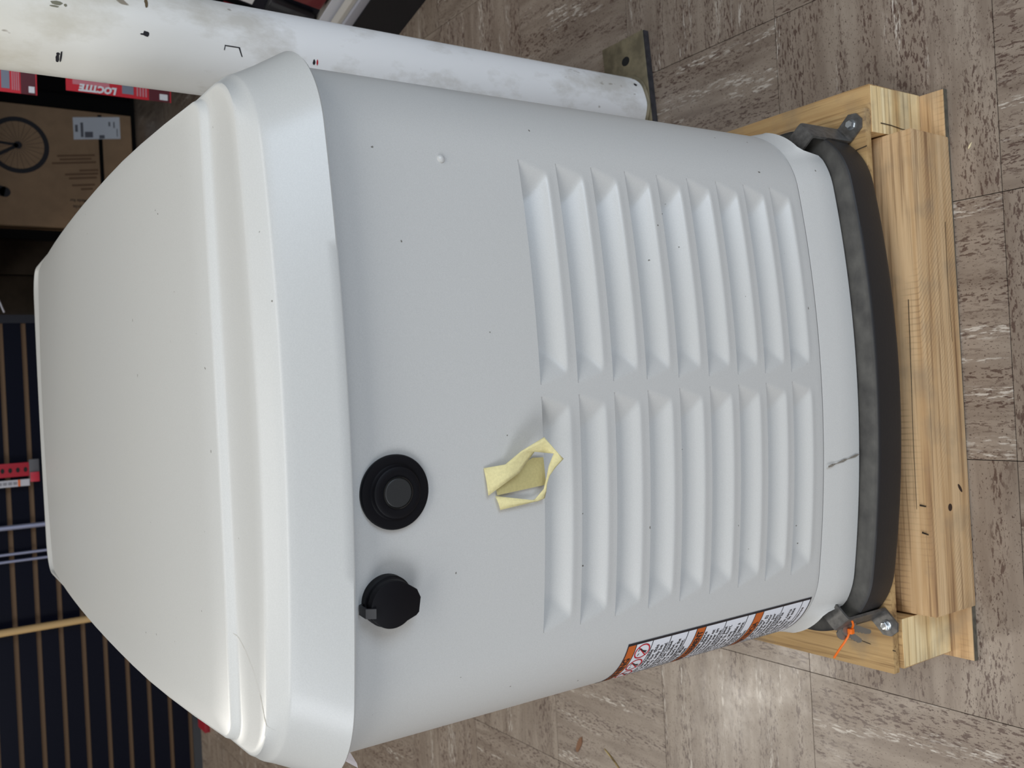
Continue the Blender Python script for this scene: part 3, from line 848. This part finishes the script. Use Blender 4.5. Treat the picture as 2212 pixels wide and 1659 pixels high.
# ------------------------------------------------------------ storage rack and bicycle carton
BLK = plain('black_powder_coat', (.004, .0037, .0037, 1), .8)
BLK.node_tree.nodes['Principled BSDF'].inputs['Specular IOR Level'].default_value = .1
rk = thing('storage_rack', (.56, 4.4, 0), 'black open storage rack holding a bicycle carton, far behind the column', 'rack')
box('blocking_sheet', (1.30, 1.32, 2.80, 4.06, 0, .80), BLK, rk)  # sheet added to keep light from the right off the carton
box('base_rail', (.26, 1.30, 4.03, 4.06, 0, .020), BLK, rk)
box('rack_post', (.270, .312, 4.03, 4.07, .02, .80), BLK, rk)
box('rack_post', (.868, .93, 4.03, 4.07, .02, .80), BLK, rk)
box('rack_post', (2.15, 2.2, 2.76, 2.80, 0, .80), BLK, rk)
box('rack_post', (1.25, 1.29, 2.76, 2.80, 0, .80), BLK, rk)
box('blocking_sheet', (.93, 2.2, 4.06, 4.08, .0, .80), BLK, rk)
box('shade_deck', (-.08, 2.2, 2.75, 4.9, .80, .83), BLK, rk)  # unseen deck added overhead to shade the bay and carton below
CARD = plain('brown_cardboard', srgb(156, 126, 96), .8, 0, 25, .1, .12)
bx = thing('bicycle_carton', (.59, 4.2, .02), 'large brown bicycle carton standing on end with a wheel picture and white shipping label', 'box')
YC = 4.02
V, Fc = box_vf(.326, .862, YC, YC + .2, .0205, .79, .003)
cb = obj('carton', V, Fc, CARD, bx, smooth=30)
def bxp(u, v): return (.8289 - (v - 233) * .002008 + u * .000226, .5609 - u * .001902)
PR = plain('carton_print', (.012, .010, .014, 1), .7)
PRG = plain('faded_print', srgb(112, 84, 60), .8)
wc = bxp(34, 311)
def ringv(c, r0, r1, n=48, a0=0, a1=2 * pi):
    V = [(c[0] + r * math.cos(a0 + (a1 - a0) * i / n), YC - .0006, c[1] + r * math.sin(a0 + (a1 - a0) * i / n)) for r in (r0, r1) for i in range(n + 1)]
    return V, [(i, i + 1, n + 2 + i, n + 1 + i) for i in range(n)]
def bar(p, q, wd, yo=.0006):
    p, q = Vector((p[0], 0, p[1])), Vector((q[0], 0, q[1])); d = (q - p).normalized(); s_ = Vector((-d.z, 0, d.x)) * wd / 2
    return [(a.x, YC - yo, a.z) for a in (p + s_, p - s_, q - s_, q + s_)], [(0, 1, 2, 3)]
parts = [ringv(wc, .104, .124), ringv(wc, .0, .016)]
for k in range(24):
    a = 2 * pi * k / 24; parts.append(bar((wc[0] + .014 * math.cos(a), wc[1] + .014 * math.sin(a)), (wc[0] + .104 * math.cos(a + .2), wc[1] + .104 * math.sin(a + .2)), .0012))
parts.append(bar(wc, (wc[0] + .02, wc[1] + .26), .012)); parts.append(bar(wc, (wc[0] - .075, wc[1] + .12), .014)); parts.append(bar((wc[0] - .075, wc[1] + .12), (wc[0] - .05, wc[1] + .26), .016))
parts.append(ringv((wc[0] - .07, wc[1] + .135), .010, .034)); parts.append(ringv((wc[0] - .21, wc[1] + .06), .0, .022)); parts.append(bar((wc[0] - .21, wc[1] + .06), (wc[0] - .18, wc[1] + .19), .045))
obj('bicycle_print', *join(*parts), PR, bx)
bars = []
for (u0, u1, v) in ((115, 198, 337), (120, 190, 345), (103, 200, 353), (162, 204, 371), (130, 203, 379), (138, 200, 388), (144, 195, 404), (163, 190, 413)):
    a, b = bxp(u0, v), bxp(u1, v); bars.append(bar(a, b, .009))
obj('faded_lines', *join(*bars), PRG, bx)
# carton lettering, written up the carton
tx = []
for body, v, size in (('Bicycle', 453, .022), ('Made for', 439, .020)):
    tv_, tf_ = text_vf(body, size, 'LEFT', .0004)
    b0 = bxp(171, v); V = [(b0[0] - y + .004, YC - .0006, b0[1] + x - .01) for x, y in tv_]; tx.append((V, tf_))
obj('carton_lettering', *join(*tx), plain('dark_print', (.05, .035, .025, 1), .8), bx)
def quad(u0, v0, u1, v1, y, name, mt, parent):
    P = [bxp(u0, v0), bxp(u1, v0), bxp(u1, v1), bxp(u0, v1)]
    V = [(p[0], YC - y, p[1]) for p in P] + [(p[0], YC - .0001, p[1]) for p in P]
    return obj(name, V, [(0, 1, 2, 3), (4, 7, 6, 5), (0, 4, 5, 1), (1, 5, 6, 2), (2, 6, 7, 3), (3, 7, 4, 0)], mt, parent)
quad(208, 246, 217, 480, .0012, 'carton_strap', BLK, bx)
sl_ = quad(153, 251, 258, 301, .0025, 'shipping_label', plain('label_paper', (.62, .64, .68, 1), .6), bx)
for (u0, v0, u1, v1) in ((169, 263, 175, 296), (178, 284, 196, 297), (157, 268, 163, 284), (210, 292, 222, 300), (232, 262, 236, 272), (243, 262, 246, 276), (250, 278, 252, 296)):
    quad(u0, v0, u1, v1, .0030, 'label_print', plain('label_ink', (.12, .12, .14, 1), .7), sl_)

# ------------------------------------------------------------ hanging adhesive cards
LR_ = plain('card_red', srgb(205, 22, 40), .35)
LW_ = plain('card_white', (.75, .75, .78, 1), .5)
LD_ = plain('card_maroon', srgb(88, 12, 26), .35)
LG_ = plain('card_photo', (.20, .22, .28, 1), .4)
def card(xr, zt, H, W, label, ang=-.12):
    """card facing the viewer; xr right edge (towards +x), zt top, hanging on a hook"""
    o = thing('adhesive_card', (xr, 1.78, zt), label, 'package', 'red adhesive cards hanging behind the column', ang)
    def L(x0, x1, z0, z1, y, name, mt, par=None):
        V, Fc = box_vf(-x1, -x0, y, y + .0008, -z1, -z0, 0)
        c = obj(name, V, Fc, mt, par or o, local=True); return c
    bk = L(0, W, 0, H, .0006, 'card_back', LR_)
    L(0, W, H * .78, H - .003, -.0004, 'maroon_band', LD_)
    L(.010, W - .008, H * .52, H * .63, -.0004, 'photo_panel', LG_)
    V, Fc = text_vf('LOCTITE', .020, 'LEFT', .0012, .25, 1.0)
    mx = max(p[0] for p in V); sc_ = H * .36 / mx
    V = [(-(W - .010) + .0075 - y * 1.05, -.0008, -H * .47 + x * sc_) for x, y in V]
    obj('brand_lettering', V, Fc, LW_, o, local=True)
    for k in range(4): L(.012, W - .006, H * (.66 + .028 * k), H * (.674 + .028 * k), -.0008, 'fine_print', plain('print_pink', srgb(200, 130, 140), .6))
    L(W - .018, W - .004, H * .885, H * .965, -.0008, 'size_print', LW_)
    L(W - .03, W - .016, H * .06, H * .40, -.0006, 'white_swoosh', plain('swoosh', srgb(205, 120, 130), .5))
    obj('peg_hook', *tube_vf([(-.02, .001, -.006), (-.01, -.02, -.004), (.085, -.065, .0)], .002, 6), ZINC, o, local=True)
    return o
# ------------------------------------------------------------ gondola shelf on the right
gd = Vector((-.2305, .9731, 0)); gn = Vector((.9731, .2305, 0))   # along face, into the shelf
G0 = Vector((.385, 1.269, 0))
def gbox(t0, t1, n0, n1, z0, z1, name, mt, parent, bev=0):
    V, Fc = box_vf(t0, t1, n0, n1, z0, z1, bev)
    V = [G0 + gd * v.x + gn * v.y + Vector((0, 0, v.z)) for v in V]
    return obj(name, V, Fc, mt, parent, smooth=30 if bev else False)
CREAM = plain('cream_shelf_paint', (.58, .56, .52, 1), .45)
gs = thing('gondola_shelf', tuple(G0 + gn * .2), 'store shelf unit with black kick base and cream shelf edges, right of the column', 'shelf')
gbox(-1.2, .42, 0, .42, 0, .118, 'kick_panel', plain('kick_black', (.008, .009, .014, 1), .5), gs)
gbox(-1.2, .42, .002, .42, .118, .139, 'base_deck', plain('deck_grey', (.42, .43, .50, 1), .4), gs, .002)
gbox(-1.2, .42, .010, .034, .1395, .150, 'deck_front', CREAM, gs, .001)
gbox(-1.2, .42, .040, .044, .139, .172, 'price_rail', plain('rail_white', (.66, .68, .76, 1), .35), gs, .001)
gbox(-1.2, .42, .046, .42, .1392, .145, 'tray_liner', plain('liner_grey', (.30, .29, .27, 1), .6), gs)
gbox(-1.2, .42, .400, .42, .145, 1.02, 'back_panel', plain('gondola_back', (.02, .02, .025, 1), .7), gs)
gbox(.40, .42, .046, .40, .139, 1.02, 'end_panel', BLK, gs)
rnd2 = random.Random(3)
cols = [(srgb(120, 14, 28), 'dark red'), (srgb(30, 30, 40), 'black'), (srgb(150, 30, 40), 'red'), (srgb(60, 64, 84), 'slate blue'), (srgb(90, 12, 22), 'maroon'), (srgb(190, 70, 60), 'coral red'), (srgb(36, 24, 30), 'dark brown'), (srgb(120, 125, 140), 'silvery grey')]
pos = ['nearest the column, ', 'second from the column, ', 'third from the column, ', 'fourth from the column, ', 'fifth from the column, ', 'sixth from the column, ', 'seventh from the column, ', 'eighth from the column, ']
for k in range(8):
    t = .36 - k * .085; cl, cn = cols[k]
    pk = thing('blister_pack', tuple(G0 + gd * t + gn * .11 + Vector((0, 0, .145))), cn + ' blister pack standing on the gondola shelf, ' + pos[k].rstrip(', '), 'package', 'blister packs on the gondola shelf')
    lean = .05 + rnd2.uniform(0, .05)
    V, Fc = box_vf(t - .036, t + .036, .10, .104, .1452, .1452 + .20, .0)
    V = [(v.x, v.y + (v.z - .145) * lean * 3, v.z) for v in V]
    V = [G0 + gd * a + gn * b + Vector((0, 0, c)) for a, b, c in V]
    obj('card_back', V, Fc, plain('pack_card', cl, .35), pk)
    V, Fc = box_vf(t - .026, t + .026, .080, .0995, .155, .26, .006)
    V = [(v.x, v.y + (v.z - .145) * lean * 3, v.z) for v in V]
    V = [G0 + gd * a + gn * b + Vector((0, 0, c)) for a, b, c in V]
    obj('blister', V, Fc, plain('pack_blister', tuple(.5 * q + .03 for q in cl[:3]) + (1,), .12), pk, smooth=40)
    V, Fc = box_vf(t - .030, t + .030, .0990, .0998, .285, .325, 0)
    V = [(v.x, v.y + (v.z - .145) * lean * 3, v.z) for v in V]
    V = [G0 + gd * a + gn * b + Vector((0, 0, c)) for a, b, c in V]
    obj('print_band', V, Fc, [LR_, LW_, LR_, LG_][k % 4], pk)
card(.290, .668, .235, .047, 'red adhesive card with white LOCTITE lettering, hanging just behind the column')
card(.314, .878, .150, .090, 'red adhesive card at the top edge of the photo, above the lettered one')

# ------------------------------------------------------------ floor debris
def chip(name, p, q, wd, th, mt, label, cat):
    p, q = Vector(p), Vector(q); d = (q - p).normalized(); s_ = Vector((-d.y, d.x, 0)) * wd / 2; mm = p.lerp(q, .5)
    P = [p, p.lerp(q, .25) + s_, mm + s_ * 1.1, q - d * .002 + s_ * .6, q, q - d * .004 - s_ * .7, mm - s_, p.lerp(q, .2) - s_ * .8]
    up = Vector((0, 0, th))
    return prop(obj(name, *loft([P, [a + up for a in P]], True, True, True), mt), label, cat)
chip('wood_chip', (-1.1513, .8358, .0004), (-1.1841, .854, .0004), .010, .002, plain('brown_chip', srgb(132, 96, 72), .8), 'flat brown wood chip on the floor left of the generator', 'wood chip')
chip('straw', (-1.160, .760, .0004), (-1.186, .722, .0004), .0028, .0012, plain('straw_mat', srgb(150, 128, 80), .8), 'dry brown straw on the floor near the wood chip', 'straw')
chip('straw', (-1.155, .772, .0004), (-1.172, .742, .0004), .0020, .0012, plain('straw_pale', srgb(190, 170, 110), .8), 'pale yellow straw lying across the brown straw', 'straw')
chip('wood_splinter', (-.2480, .0366, .0004), (-.2410, .0318, .0004), .0018, .0010, plain('splinter_pale', srgb(232, 220, 180), .8), 'tiny pale splinter on the floor in front of the pallet right corner', 'splinter')
